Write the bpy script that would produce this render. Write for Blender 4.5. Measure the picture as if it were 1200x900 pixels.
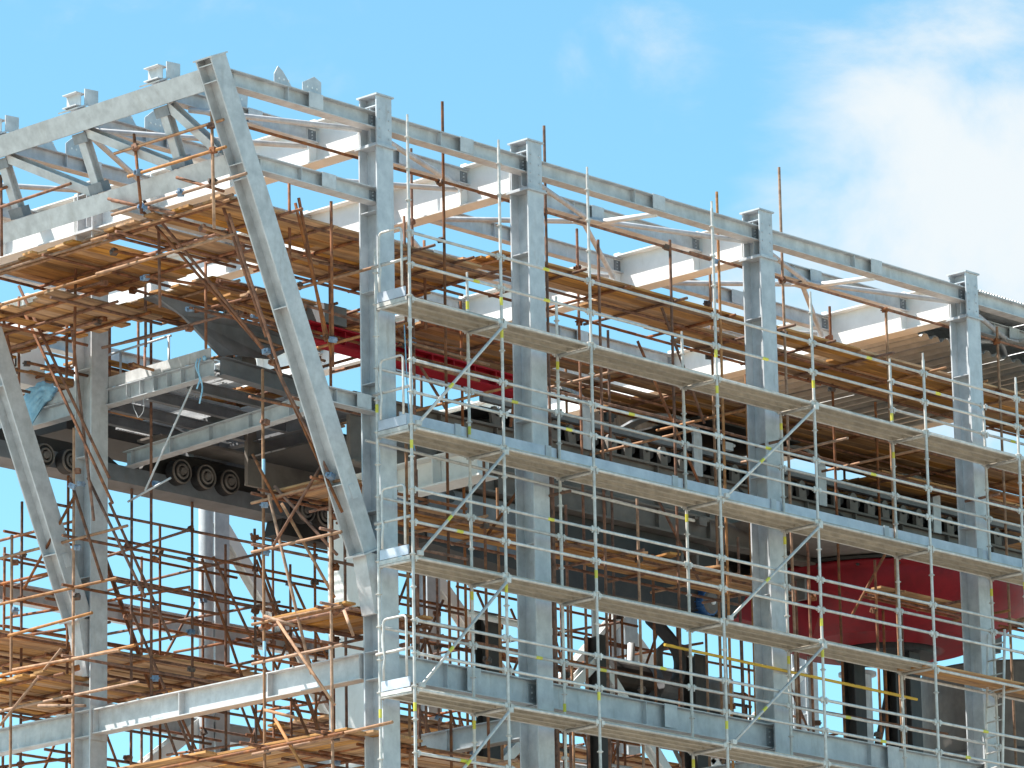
import bpy, bmesh, math, random
from mathutils import Vector, Matrix, Quaternion

for o in list(bpy.data.objects): bpy.data.objects.remove(o)
S = bpy.context.scene
COL = S.collection
GZ = 19.6                       # survey datum (lift 2 deck) above the ground

# ------------------------------------------------------------------ camera
CAMP = Vector((-51.459, -50.141, -18.008)); AZ, EL, RO = map(math.radians, (46.956, 14.513, -1.0439)); FPX = 5786.7
fw = Vector((math.sin(AZ)*math.cos(EL), math.cos(AZ)*math.cos(EL), math.sin(EL)))
r0 = Vector((math.cos(AZ), -math.sin(AZ), 0)); u0 = r0.cross(fw)
cr = r0*math.cos(RO) + u0*math.sin(RO); cu = -r0*math.sin(RO) + u0*math.cos(RO)
cam = bpy.data.objects.new('camera', bpy.data.cameras.new('camera')); COL.objects.link(cam)
cam.matrix_world = Matrix(((cr.x, cu.x, -fw.x, CAMP.x), (cr.y, cu.y, -fw.y, CAMP.y), (cr.z, cu.z, -fw.z, CAMP.z+GZ), (0, 0, 0, 1)))
cam.data.sensor_width = 36; cam.data.lens = FPX/1200*36; cam.data.clip_end = 5000; cam.data.clip_start = 1
S.camera = cam
S.render.resolution_x, S.render.resolution_y = 1024, 768

def un(px, py, ax, val):
    """a photo pixel (1200x900) -> point on the plane X, Y or Z = val (survey metres)"""
    d = cr*((px-600)/FPX) - cu*((py-450)/FPX) + fw
    i = 'XYZ'.index(ax); t = (val-CAMP[i])/d[i]
    return CAMP + d*t

# ------------------------------------------------------------------ sky, sun, exposure
SUN_EL, SUN_A = math.radians(57), math.radians(47)      # sun stands behind and to the left: (-X, +Y)
sdir = Vector((-math.cos(SUN_A)*math.cos(SUN_EL), math.sin(SUN_A)*math.cos(SUN_EL), math.sin(SUN_EL)))
W = bpy.data.worlds.new('World'); S.world = W; W.use_nodes = True
nt = W.node_tree; N = nt.nodes; L = nt.links; N.clear()
def wn(t, **k):
    n = N.new(t)
    for a, b in k.items(): setattr(n, a, b)
    return n
out = wn('ShaderNodeOutputWorld'); bg = wn('ShaderNodeBackground'); bg.inputs[1].default_value = 0.1
sky = wn('ShaderNodeTexSky', sky_type='NISHITA', sun_disc=False, sun_elevation=SUN_EL, sun_rotation=math.atan2(sdir.x, sdir.y),
         air_density=1.0, dust_density=0.3, ozone_density=2.0, altitude=100)
tc = wn('ShaderNodeTexCoord')
n1 = wn('ShaderNodeTexNoise'); n1.inputs['Scale'].default_value = 17; n1.inputs['Detail'].default_value = 8; n1.inputs['Roughness'].default_value = .58; n1.inputs['Distortion'].default_value = .3
n2 = wn('ShaderNodeTexNoise'); n2.inputs['Scale'].default_value = 5; n2.inputs['Detail'].default_value = 2
mp = wn('ShaderNodeMapping'); mp.inputs['Location'].default_value = (.35, .1, .62); mp.inputs['Scale'].default_value = (1, 1, 1.5)
L.new(tc.outputs['Generated'], mp.inputs[0]); L.new(mp.outputs[0], n1.inputs['Vector']); L.new(tc.outputs['Generated'], n2.inputs['Vector'])
cdir = (un(1085, 335, 'Y', 400) - CAMP).normalized()
dot = wn('ShaderNodeVectorMath', operation='DOT_PRODUCT'); dot.inputs[1].default_value = cdir; L.new(tc.outputs['Generated'], dot.inputs[0])
bank = wn('ShaderNodeMapRange', interpolation_type='SMOOTHSTEP'); L.new(dot.outputs['Value'], bank.inputs[0])
for i, v in enumerate((math.cos(math.radians(3.8)), math.cos(math.radians(1.0)), 0, .40)): bank.inputs[1+i].default_value = v
wdir = (un(740, 95, 'Y', 400) - CAMP).normalized()                       # a thin wisp standing apart from the bank
dot2 = wn('ShaderNodeVectorMath', operation='DOT_PRODUCT'); dot2.inputs[1].default_value = wdir; L.new(tc.outputs['Generated'], dot2.inputs[0])
wisp = wn('ShaderNodeMapRange', interpolation_type='SMOOTHSTEP'); L.new(dot2.outputs['Value'], wisp.inputs[0])
for i, v in enumerate((math.cos(math.radians(1.3)), 1.0, 0, .17)): wisp.inputs[1+i].default_value = v
bsum = wn('ShaderNodeMath', operation='ADD'); L.new(bank.outputs[0], bsum.inputs[0]); L.new(wisp.outputs[0], bsum.inputs[1])
ad = wn('ShaderNodeMath', operation='ADD'); L.new(n1.outputs[0], ad.inputs[0]); L.new(bsum.outputs[0], ad.inputs[1])
m2 = wn('ShaderNodeMath', operation='MULTIPLY_ADD'); m2.inputs[1].default_value = .35; L.new(n2.outputs[0], m2.inputs[0]); L.new(ad.outputs[0], m2.inputs[2])
cr2 = wn('ShaderNodeMapRange', interpolation_type='SMOOTHSTEP'); L.new(m2.outputs[0], cr2.inputs[0])
for i, v in enumerate((.82, 1.18, 0, .95)): cr2.inputs[1+i].default_value = v
mix = wn('ShaderNodeMix', data_type='RGBA'); L.new(cr2.outputs[0], mix.inputs[0]); 
tint = wn('ShaderNodeMix', data_type='RGBA', blend_type='MULTIPLY'); tint.inputs[0].default_value = 1; tint.inputs[7].default_value = (.80, 1.15, 1.04, 1)
L.new(sky.outputs[0], tint.inputs[6]); L.new(tint.outputs[2], mix.inputs[6]); mix.inputs[7].default_value = (4.25, 4.5, 4.6, 1)
L.new(mix.outputs[2], bg.inputs[0]); L.new(bg.outputs[0], out.inputs[0])
sun = bpy.data.objects.new('sun', bpy.data.lights.new('sun', 'SUN')); COL.objects.link(sun)
sun.data.energy = 5.0; sun.data.angle = math.radians(.53); sun.data.color = (1, .95, .87)
sun.rotation_euler = sdir.to_track_quat('Z', 'Y').to_euler(); sun.location = (-20, 20, 60)
S.view_settings.view_transform = 'Standard'; S.view_settings.look = 'None'; S.view_settings.gamma = 1
S.view_settings.exposure = 1.1

# ------------------------------------------------------------------ materials
MATS = {}
def mat(name, c1, c2, scale=3.0, rough=.6, metal=0.0, rnd=.12, stretch=(1, 1, 1), bump=.0, streak=0.0, streak_col=(.1, .07, .05), detail=6, lo=.35, hi=.65, stain=0.0, spec=.5):
    m = bpy.data.materials.new(name); m.use_nodes = True; t = m.node_tree; n = t.nodes; l = t.links
    b = n['Principled BSDF']; b.inputs['Roughness'].default_value = rough; b.inputs['Metallic'].default_value = metal
    b.inputs['Specular IOR Level'].default_value = spec
    g = n.new('ShaderNodeNewGeometry'); mpp = n.new('ShaderNodeMapping'); mpp.inputs['Scale'].default_value = stretch
    l.new(g.outputs['Position'], mpp.inputs[0])
    oi = n.new('ShaderNodeObjectInfo')
    sh = n.new('ShaderNodeVectorMath'); sh.operation = 'MULTIPLY_ADD'; sh.inputs[1].default_value = (7.3, 5.1, 3.7)
    cmb = n.new('ShaderNodeCombineXYZ')
    for i in range(3): l.new(oi.outputs['Random'], cmb.inputs[i])
    l.new(cmb.outputs[0], sh.inputs[0]); l.new(mpp.outputs[0], sh.inputs[2])
    nz = n.new('ShaderNodeTexNoise'); nz.inputs['Scale'].default_value = scale; nz.inputs['Detail'].default_value = detail; nz.inputs['Roughness'].default_value = .62
    l.new(sh.outputs[0], nz.inputs['Vector'])
    mr = n.new('ShaderNodeMapRange'); l.new(nz.outputs[0], mr.inputs[0]); mr.inputs[1].default_value = lo; mr.inputs[2].default_value = hi
    mx = n.new('ShaderNodeMix'); mx.data_type = 'RGBA'; l.new(mr.outputs[0], mx.inputs[0]); mx.inputs[6].default_value = (*c1, 1); mx.inputs[7].default_value = (*c2, 1)
    colr = mx.outputs[2]
    if streak:
        ns = n.new('ShaderNodeTexNoise'); ns.inputs['Scale'].default_value = 1.3; ns.inputs['Detail'].default_value = 7; ns.inputs['Roughness'].default_value = .7
        mps = n.new('ShaderNodeMapping'); mps.inputs['Scale'].default_value = (4, 4, .8); l.new(g.outputs['Position'], mps.inputs[0]); l.new(mps.outputs[0], ns.inputs['Vector'])
        r2 = n.new('ShaderNodeMapRange'); l.new(ns.outputs[0], r2.inputs[0]); r2.inputs[1].default_value = .54; r2.inputs[2].default_value = .75; r2.inputs[4].default_value = streak
        m3 = n.new('ShaderNodeMix'); m3.data_type = 'RGBA'; l.new(r2.outputs[0], m3.inputs[0]); l.new(colr, m3.inputs[6]); m3.inputs[7].default_value = (*streak_col, 1)
        colr = m3.outputs[2]
    if stain:
        n4 = n.new('ShaderNodeTexNoise'); n4.inputs['Scale'].default_value = 2.1; n4.inputs['Detail'].default_value = 9; n4.inputs['Roughness'].default_value = .72
        mp4 = n.new('ShaderNodeMapping'); mp4.inputs['Scale'].default_value = (3, 3, .55); mp4.inputs['Location'].default_value = (4.1, 7.7, 1.3); l.new(g.outputs['Position'], mp4.inputs[0]); l.new(mp4.outputs[0], n4.inputs['Vector'])
        r4 = n.new('ShaderNodeMapRange'); l.new(n4.outputs[0], r4.inputs[0]); r4.inputs[1].default_value = .60; r4.inputs[2].default_value = .74; r4.inputs[4].default_value = stain
        m4 = n.new('ShaderNodeMix'); m4.data_type = 'RGBA'; l.new(r4.outputs[0], m4.inputs[0]); l.new(colr, m4.inputs[6]); m4.inputs[7].default_value = (.20, .115, .06, 1)
        colr = m4.outputs[2]
    hs = n.new('ShaderNodeHueSaturation'); l.new(colr, hs.inputs['Color'])
    if rnd > .15:
        fm = n.new('ShaderNodeMath'); fm.operation = 'MULTIPLY'; fm.inputs[1].default_value = 17.31; l.new(oi.outputs['Random'], fm.inputs[0])
        fr = n.new('ShaderNodeMath'); fr.operation = 'FRACT'; l.new(fm.outputs[0], fr.inputs[0])
        rs = n.new('ShaderNodeMapRange'); l.new(fr.outputs[0], rs.inputs[0]); rs.inputs[3].default_value = .78; rs.inputs[4].default_value = 1.18; l.new(rs.outputs[0], hs.inputs['Saturation'])
    rr = n.new('ShaderNodeMapRange'); l.new(oi.outputs['Random'], rr.inputs[0]); rr.inputs[3].default_value = 1-rnd; rr.inputs[4].default_value = 1+rnd
    l.new(rr.outputs[0], hs.inputs['Value']); l.new(hs.outputs[0], b.inputs['Base Color'])
    rg = n.new('ShaderNodeMapRange'); l.new(nz.outputs[0], rg.inputs[0]); rg.inputs[3].default_value = rough-.12; rg.inputs[4].default_value = min(1, rough+.15); l.new(rg.outputs[0], b.inputs['Roughness'])
    if bump:
        bp = n.new('ShaderNodeBump'); bp.inputs['Strength'].default_value = bump; bp.inputs['Distance'].default_value = .02; l.new(nz.outputs[0], bp.inputs['Height']); l.new(bp.outputs[0], b.inputs['Normal'])
    MATS[name] = m; return m
GALV = mat('galvanised_steel', (.435, .435, .44), (.585, .585, .59), 5, .55, .15, .05, streak=.5, streak_col=(.34, .31, .27), stain=.45)
GALVD = mat('weathered_galvanised_steel', (.40, .42, .445), (.54, .56, .58), 4, .55, .15, .06, streak=.5, streak_col=(.27, .26, .25), stain=.4)
WHITE = mat('white_primed_steel', (.70, .70, .68), (.80, .80, .785), 2.5, .5, 0, .03, streak=.3, streak_col=(.52, .49, .44))
TUBE = mat('galvanised_scaffold_tube', (.45, .425, .395), (.63, .60, .565), 9, .5, .25, .10, streak=.35, streak_col=(.3, .27, .22))
DECK = mat('dusty_steel_deck', (.38, .335, .27), (.53, .47, .38), 5, .75, .05, .10, streak=.4, streak_col=(.25, .21, .16))
TOE = mat('zinc_toe_board', (.42, .44, .50), (.58, .60, .66), 3, .45, .3, .06, streak=.3, streak_col=(.36, .36, .36))
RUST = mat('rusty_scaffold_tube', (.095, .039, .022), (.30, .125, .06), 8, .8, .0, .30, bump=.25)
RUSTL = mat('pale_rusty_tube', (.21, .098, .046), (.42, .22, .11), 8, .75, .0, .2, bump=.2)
WOOD = mat('scaffold_board_wood', (.235, .112, .042), (.55, .295, .113), 2.2, .8, 0, .28, stretch=(.5, 4, 4), bump=.2, streak=.22, streak_col=(.18, .10, .05))
COUP = mat('blackened_coupler', (.06, .055, .055), (.17, .11, .08), 14, .6, .4, .3)
COUPB = mat('blue_painted_coupler', (.09, .16, .27), (.25, .33, .42), 14, .55, .2, .2)
MGREY = mat('machine_grey_paint', (.115, .12, .132), (.19, .196, .21), 2.5, .55, 0, .08, streak=.35, streak_col=(.16, .13, .10))
GUSSET_GAP = mat('dark_gusset_gap_shade', (.16, .17, .185), (.25, .26, .275), 5, .6, 0, .1)  # dark gusset grey; on end cleats it paints in the shadow gap at columns
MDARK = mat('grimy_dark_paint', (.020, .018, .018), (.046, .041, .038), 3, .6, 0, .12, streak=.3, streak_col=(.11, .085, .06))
MTAN = mat('dusty_grey_plate', (.115, .098, .086), (.19, .165, .145), 2.5, .65, 0, .06, streak=.4, streak_col=(.17, .13, .10))
RED = mat('red_machine_paint', (.29, .006, .016), (.40, .012, .026), 2.5, .6, 0, .05, streak=.45, streak_col=(.06, .018, .018), spec=.2)
RED_SHADE = mat('shaded_red_paint', (.17, .0045, .010), (.26, .009, .016), 2.2, .55, 0, .05, streak=.5, streak_col=(.04, .014, .014), spec=.25)  # same red as the boom, with deep shade put into the colour
BLUE = mat('blue_motor_paint', (.02, .08, .22), (.05, .14, .32), 4, .4, 0, .05)
CLOTH = mat('pale_blue_cloth', (.22, .47, .68), (.36, .62, .80), 9, .85, 0, .05)
YEL = mat('yellow_tape', (.55, .50, .04), (.68, .62, .10), 8, .5, 0, .1)
YELW = mat('yellow_plant_paint', (.55, .33, .02), (.66, .42, .05), 4, .5, 0, .1)
BLACK = mat('black_rubber', (.012, .012, .013), (.03, .03, .032), 6, .6, 0, .1)
SHEET = mat('corrugated_sheet_metal', (.45, .46, .46), (.60, .61, .61), 3, .45, .3, .05)
GROUND = mat('compacted_pale_ground', (.255, .23, .195), (.38, .35, .305), .25, .95, 0, 0, detail=10, bump=.3)
CONC = mat('concrete_slab', (.33, .315, .295), (.45, .435, .41), .6, .9, 0, .03, detail=10, bump=.15)

# ------------------------------------------------------------------ building blocks
WM = {}                                                  # world matrices (no depsgraph needed)
def place(o, M, parent=None):
    COL.objects.link(o)
    if parent is not None:
        o.parent = parent; o.matrix_parent_inverse = WM[parent.name].inverted()
    o.matrix_basis = M; WM[o.name] = M.copy(); return o
def thing(name, label, cat, base, group=None):
    o = bpy.data.objects.new(name, None); o.empty_display_size = .3
    o['label'] = label; o['category'] = cat
    if group: o['group'] = group
    return place(o, Matrix.Translation(Vector(base)+Vector((0, 0, GZ))))
def tag(o, label, cat, group=None):
    o['label'] = label; o['category'] = cat
    if group: o['group'] = group
    return o
def mesh_obj(name, verts, faces, m, parent=None, smooth=False):
    """verts in survey coordinates; origin at the bounding-box centre"""
    vs = [Vector(v) for v in verts]
    lo = Vector([min(v[i] for v in vs) for i in range(3)]); hi = Vector([max(v[i] for v in vs) for i in range(3)]); c = (lo+hi)/2
    me = bpy.data.meshes.new(name); me.from_pydata([v-c for v in vs], [], faces)
    bm = bmesh.new(); bm.from_mesh(me); bmesh.ops.recalc_face_normals(bm, faces=bm.faces); bm.to_mesh(me); bm.free()
    if smooth: me.polygons.foreach_set('use_smooth', [True]*len(me.polygons))
    me.materials.append(m)
    return place(bpy.data.objects.new(name, me), Matrix.Translation(c+Vector((0, 0, GZ))), parent)
class MB:
    def __init__(s): s.v = []; s.f = []
    def add(s, vs, fs):
        k = len(s.v); s.v += [Vector(v) for v in vs]; s.f += [[i+k for i in f] for f in fs]; return s
    def obox(s, c, ax, ay, az):
        """box about c with half-vectors"""
        c, ax, ay, az = map(Vector, (c, ax, ay, az))
        vs = [c+ax*i+ay*j+az*k for k in (-1, 1) for j in (-1, 1) for i in (-1, 1)]
        return s.add(vs, [[0, 2, 3, 1], [4, 5, 7, 6], [0, 1, 5, 4], [2, 6, 7, 3], [0, 4, 6, 2], [1, 3, 7, 5]])
    def box(s, x0, x1, y0, y1, z0, z1):
        return s.obox(((x0+x1)/2, (y0+y1)/2, (z0+z1)/2), ((x1-x0)/2, 0, 0), (0, (y1-y0)/2, 0), (0, 0, (z1-z0)/2))
    def prism(s, prof, p0, p1, e1, e2):
        """profile [(a,b)] in axes e1,e2 swept p0->p1"""
        p0, p1, e1, e2 = map(Vector, (p0, p1, e1, e2)); n = len(prof)
        vs = [p0+e1*a+e2*b for a, b in prof] + [p1+e1*a+e2*b for a, b in prof]
        return s.add(vs, [list(range(n-1, -1, -1)), list(range(n, 2*n))] + [[i, (i+1) % n, n+(i+1) % n, n+i] for i in range(n)])
    def tube(s, p0, p1, r, n=10, r1=None):
        p0, p1 = Vector(p0), Vector(p1); d = (p1-p0).normalized(); a = d.orthogonal().normalized(); b = d.cross(a); r1 = r if r1 is None else r1
        vs = [p0+(a*math.cos(t)+b*math.sin(t))*r for t in [2*math.pi*i/n for i in range(n)]] + [p1+(a*math.cos(t)+b*math.sin(t))*r1 for t in [2*math.pi*i/n for i in range(n)]]
        return s.add(vs, [list(range(n-1, -1, -1)), list(range(n, 2*n))] + [[i, (i+1) % n, n+(i+1) % n, n+i] for i in range(n)])
    def path(s, pts, r, n=8):
        pts = [Vector(p) for p in pts]; rings = []; a = None
        for i, p in enumerate(pts):
            d = (pts[min(i+1, len(pts)-1)]-pts[max(i-1, 0)]).normalized()
            a = d.orthogonal().normalized() if a is None else (a-d*a.dot(d)).normalized(); b = d.cross(a)
            rings.append([p+(a*math.cos(2*math.pi*k/n)+b*math.sin(2*math.pi*k/n))*r for k in range(n)])
        vs = [v for q in rings for v in q]; fs = [list(range(n-1, -1, -1)), [len(vs)-n+k for k in range(n)]]
        for i in range(len(rings)-1):
            for k in range(n): fs.append([i*n+k, i*n+(k+1) % n, (i+1)*n+(k+1) % n, (i+1)*n+k])
        return s.add(vs, fs)
    def build(s, name, m, parent=None, smooth=False): return mesh_obj(name, s.v, s.f, m, parent, smooth)
def iprof(h, b, tw, tf):
    """I outline: a along flange width, b along web height"""
    H, B, T = h/2, b/2, tw/2
    return [(-B, -H), (B, -H), (B, -H+tf), (T, -H+tf), (T, H-tf), (B, H-tf), (B, H), (-B, H), (-B, H-tf), (-T, H-tf), (-T, -H+tf), (-B, -H+tf)]
def hbeam(name, p0, p1, up, h, b, m, parent, tw=.014, tf=.022):
    p0, p1 = Vector(p0), Vector(p1); d = (p1-p0).normalized(); up = Vector(up); up = (up-d*up.dot(d)).normalized()
    return MB().prism(iprof(h, b, tw, tf), p0, p1, d.cross(up), up).build(name, m, parent)
def bx(name, x0, x1, y0, y1, z0, z1, m, parent=None): return MB().box(x0, x1, y0, y1, z0, z1).build(name, m, parent)

def unit_tube_mesh(name, r, m, n=10):
    q = MB().tube((0, 0, -.5), (0, 0, .5), r, n); me = bpy.data.meshes.new(name); me.from_pydata(q.v, [], q.f)
    for p in me.polygons:
        if len(p.vertices) == 4: p.use_smooth = True
    me.materials.append(m); return me
TM = {}
def tube(name, p0, p1, m, parent, r=.0245):
    """round tube between two points, all tubes of one gauge share a mesh"""
    k = (m.name, r)
    if k not in TM: TM[k] = unit_tube_mesh('tube_'+m.name, r, m)
    p0, p1 = Vector(p0), Vector(p1); d = p1-p0; q = Vector((0, 0, 1)).rotation_difference(d.normalized())
    M = Matrix.LocRotScale((p0+p1)/2+Vector((0, 0, GZ)), q, Vector((1, 1, d.length)))
    return place(bpy.data.objects.new(name, TM[k]), M, parent)
def inst(name, me, c, parent, rot=None, sc=(1, 1, 1)):
    return place(bpy.data.objects.new(name, me), Matrix.LocRotScale(Vector(c)+Vector((0, 0, GZ)), rot or Quaternion(), Vector(sc)), parent)
def raw_mesh(name, mb, m, smooth=False):
    me = bpy.data.meshes.new(name); me.from_pydata(mb.v, [], mb.f); bm = bmesh.new(); bm.from_mesh(me); bmesh.ops.recalc_face_normals(bm, faces=bm.faces); bm.to_mesh(me); bm.free()
    if smooth: me.polygons.foreach_set('use_smooth', [True]*len(me.polygons))
    me.materials.append(m); return me

# ------------------------------------------------------------------ ground
g = MB()
NG = 40
for j in range(NG+1):
    for i in range(NG+1):
        x = (i/NG*2-1); y = (j/NG*2-1); x = math.copysign(abs(x)**2.2, x)*2200; y = math.copysign(abs(y)**2.2, y)*2200
        g.v.append(Vector((x, y, -GZ)))
g.f = [[j*(NG+1)+i, j*(NG+1)+i+1, (j+1)*(NG+1)+i+1, (j+1)*(NG+1)+i] for j in range(NG) for i in range(NG)]
o = g.build('ground', GROUND); o['kind'] = 'structure'
o = bx('concrete_pad', -8, 36, -4, 20, -GZ-.1, -GZ+.012, CONC); o['kind'] = 'structure'

# ------------------------------------------------------------------ steel frame of the shed
FR = thing('steel_frame', 'unfinished grey steel frame with raking end columns and white roof girders', 'steel frame', (8, 7.6, -GZ))
CX = [.47, 3.88, 9.56, 15.13, 20.8]
ZB, ZC = -GZ+.02, 4.64
def column(x, y, m=GALVD, top=True):
    c = hbeam('column', (x, y, ZB), (x, y, ZC), (0, 1, 0), .40, .36, m, FR, .016, .026)
    bx('base_plate', x-.3, x+.3, y-.32, y+.32, ZB-.015, ZB+.03, m, c)
    for z in (3.62, 2.35, .9, -1.1, -3.26, -3.68):                       # web stiffeners both sides
        for s in (-1, 1):
            bx('stiffener', x+(.009 if s > 0 else -.172), x+(.172 if s > 0 else -.009), y-.173, y+.173, z-.007, z+.007, m, c)
    if not top: return c
    bx('cap_plate', x-.215, x+.215, y-.25, y+.25, ZC+.001, ZC+.026, m, c)
    st = hbeam('column_head', (x, y, ZC+.055), (x, y, 5.47), (0, 1, 0), .38, .33, m, FR, .016, .024)
    bx('base_plate', x-.2, x+.2, y-.235, y+.235, ZC+.029, ZC+.054, m, st)
    bx('cap_plate', x-.195, x+.195, y-.22, y+.22, 5.471, 5.497, m, st)
    for s in (-1, 1):
        bx('stiffener', x+(.009 if s > 0 else -.16), x+(.16 if s > 0 else -.009), y-.166, y+.166, 5.3, 5.316, m, st)
        bx('gusset', x+(.010 if s > 0 else -.15), x+(.15 if s > 0 else -.010), y-.035, y-.023, 4.75, 5.299, m, st)
    for zz in (4.8, 4.95, 5.1, 5.25):                                     # bolt heads on the outer flange
        for s in (-1, 1): MB().tube((x+s*.1, y-.19, zz), (x+s*.1, y-.203, zz), .016, 6).build('bolt', m, st)
    return c
for x in CX: column(x, 1.15)
column(.4, 7.6, GALV, True)                                              # gable column
for x in CX[1:]+[26.4]:
    if x > 5: column(x, 14.4, GALVD, True)
column(.47, 14.4, GALVD, True); column(3.88, 14.4, GALVD, True)

def girder(x, y0, y1):
    gz0, gz1 = 4.695, 5.36; hm = gz1-gz0
    gd = hbeam('roof_girder', (x, y0, (gz0+gz1)/2), (x, y1, (gz0+gz1)/2), (0, 0, 1), hm, .32, WHITE, FR, .014, .024)
    ys = [y0+.02, 2.45, 4.25, 6.1, 7.95, 9.8, 11.6, 13.1]
    for i, y in enumerate(ys):
        for s in (-1, 1):
            bx('stiffener', x+(.008 if s > 0 else -.158), x+(.158 if s > 0 else -.008), y-.007, y+.007, gz0+.025, gz1-.025, WHITE, gd)
    for y in ys[1:]:                                                     # purlin cleats on the top flange
        bx('cleat', x-.09, x+.09, y-.06, y+.06, gz1+.001, gz1+.06, WHITE, gd)
    return gd
for x in CX: girder(x, 1.352, 14.2)

# longitudinal beams: eave line, roof purlins, facade rails
def xbeam(name, x0, x1, y, zc, h, b, m, fit=True, bolts=True):
    o = hbeam(name, (x0, y, zc), (x1, y, zc), (0, 0, 1), h, b, m, FR, .01, .016)
    for x, s in ((x0, 1), (x1, -1)):
        for side in (-1, 1):
            yy = y+side*(.006); MB().box(x+s*.005, x+s*.16, min(yy, y+side*.018), max(yy, y+side*.018), zc-h*.36, zc+h*.36).build('end_cleat', GUSSET_GAP, o)  # cleat colour carries the shadow gap at the beam end
            for q in (-.22, 0, .22): MB().tube((x+s*.1, y+side*.018, zc+q*h), (x+s*.1, y+side*.034, zc+q*h), .014, 6).build('bolt', GALVD, o)
    if fit:
        xm = (x0+x1)/2+.2
        bx('fixing_plate', xm-.15, xm+.15, y-b/2-.012, y-b/2-.001, zc-h*.42, zc+h*.52, m, o)
        xm -= .5
        for side in (-1, 1): bx('stiffener', xm-.07, xm-.06, y+(.006 if side > 0 else -b/2+.01), y+(b/2-.01 if side > 0 else -.006), zc-h/2+.017, zc+h/2-.017, m, o)
    return o
ends = [(-2.75, CX[0]-.02)] + [(CX[i]+.02, CX[i+1]-.02) for i in range(4)]
for i, (a, b) in enumerate(ends):
    xbeam('eave_beam', a, b, 1.13, 5.09, .26, .22, GALV)
    if i: xbeam('wall_rail', a, b, 1.15, -3.46, .40, .20, GALVD)
    if 0 < i: xbeam('wall_rail', a, b, 1.15, -9.3, .40, .20, GALVD)
for i in range(1, 5):
    a, b = CX[i-1], CX[i]
    for y in (2.45, 4.25, 6.1, 7.95, 9.8, 11.6): xbeam('roof_purlin', a+.012, b-.012, y, 5.19, .26, .16, GALV)
    for y in (14.4,): xbeam('eave_beam', a+.02, b-.02, y, 5.09, .26, .22, GALVD)
for a, b in zip([.47]+CX[1:], CX[1:]+[26.4]):
    for z in (.37, -1.5, -3.5): xbeam('wall_rail', a+.02, b-.02, 14.4, z, .34, .2, GALVD)
xbeam('strut', -2.2, CX[0]-.02, 1.13, 3.88, .24, .2, GALV)                # ties from raker back to the first column
xbeam('strut', -.78, CX[0]-.02, 1.13, .54, .24, .2, GALV)
# horizontal roof bracing: K from the middle of the first purlin
def brace(p0, p1, m=GALV, r=.045, name='brace'): return tube(name, p0, p1, m, FR, r)
for i in range(1, 5):
    a, b = CX[i-1], CX[i]; mid = (a+b)/2; zz = 5.06
    if i == 1: continue
    brace((a+.15, 1.25, 4.98), (mid, 2.38, zz)); brace((b-.15, 1.25, 4.98), (mid, 2.38, zz)); brace((mid+.2, 2.42, zz), (mid+.35, 1.2, 4.97), WHITE)
    brace((mid, 2.52, zz), (b-.25, 4.2, 4.95)); brace((mid, 2.52, zz), (a+.25, 4.2, 4.95))
    bx('gusset', mid-.2, mid+.2, 2.25, 2.62, 5.02, 5.034, GALV, FR)
    brace((a+.2, 4.35, 5.0), (mid, 6.0, 5.05)); brace((b-.2, 4.35, 5.0), (mid, 6.0, 5.05))
brace((.65, 1.3, 4.98), (3.7, 2.4, 4.98)); brace((.65, 4.2, 4.98), (3.7, 2.5, 4.98))
brace((-2.3, 2.4, 4.98), (.3, 1.3, 4.98)); brace((.3, 2.5, 4.98), (-2.7, 4.2, 4.98)); brace((-2.7, 4.3, 4.98), (.3, 6.0, 4.98)); brace((.3, 6.1, 4.98), (-2.7, 7.9, 4.98))
# wall bracing in the far row and between rows
for a, b, z0, z1 in ((9.7, 12.9, 2.3, -1.3), (15.0, 11.6, -1.4, -3.6), (15.3, 20.6, 2.2, -2.6), (20.6, 15.3, 2.2, -2.6), (20.95, 26.2, 1.8, -2.6), (26.2, 20.95, 1.8, -2.6), (9.4, 4.1, -1.2, -5)):
    hbeam('wall_brace', (a, 14.35, z0), (b, 14.35, z1), (0, 1, 0), .22, .24, WHITE, FR, .01, .014)

# raking end columns: outward lean over the gable
RT, RB = Vector((-3.01, 0, 5.36)), Vector((.125, 0, -1.76))
def raker(y, m=GALV):
    p0, p1 = RB+Vector((0, y, 0)), RT+Vector((0, y, 0)); d = (p1-p0).normalized()
    r = hbeam('raking_column', p0, p1, (0, 1, 0), .34, .33, m, FR, .016, .026)
    e = Vector((0, 1, 0)); q = d.cross(e)
    for t in (.012, .045, .21, .24, .50, .86):
        c = p1+(p0-p1)*t
        for s in (-1, 1): MB().obox(c+q*s*.085, q*.074, e*.143, d*.008).build('stiffener', m, r)
    c = p1+d*.012; MB().obox(c, q*.19, e*.20, d*.012).build('cap_plate', m, r)
    MB().obox(p0-d*.014, q*.21, e*.21, d*.013).build('splice_plate', m, r)
    MB().prism([(.03, -.03), (.285, -.03), (.285, -.95), (.22, -.95)], p0+Vector((-.125, -.14, 0)), p0+Vector((-.125, .14, 0)), (1, 0, 0), (0, 0, 1)).build('tapered_foot', m, r)
    c = p0+(p1-p0)*.12; MB().obox(c-e*.177, q*.06, e*.006, d*.11).build('fixing_plate', m, r)
    return r
raker(1.17); raker(7.62); raker(14.2, GALVD)
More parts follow.
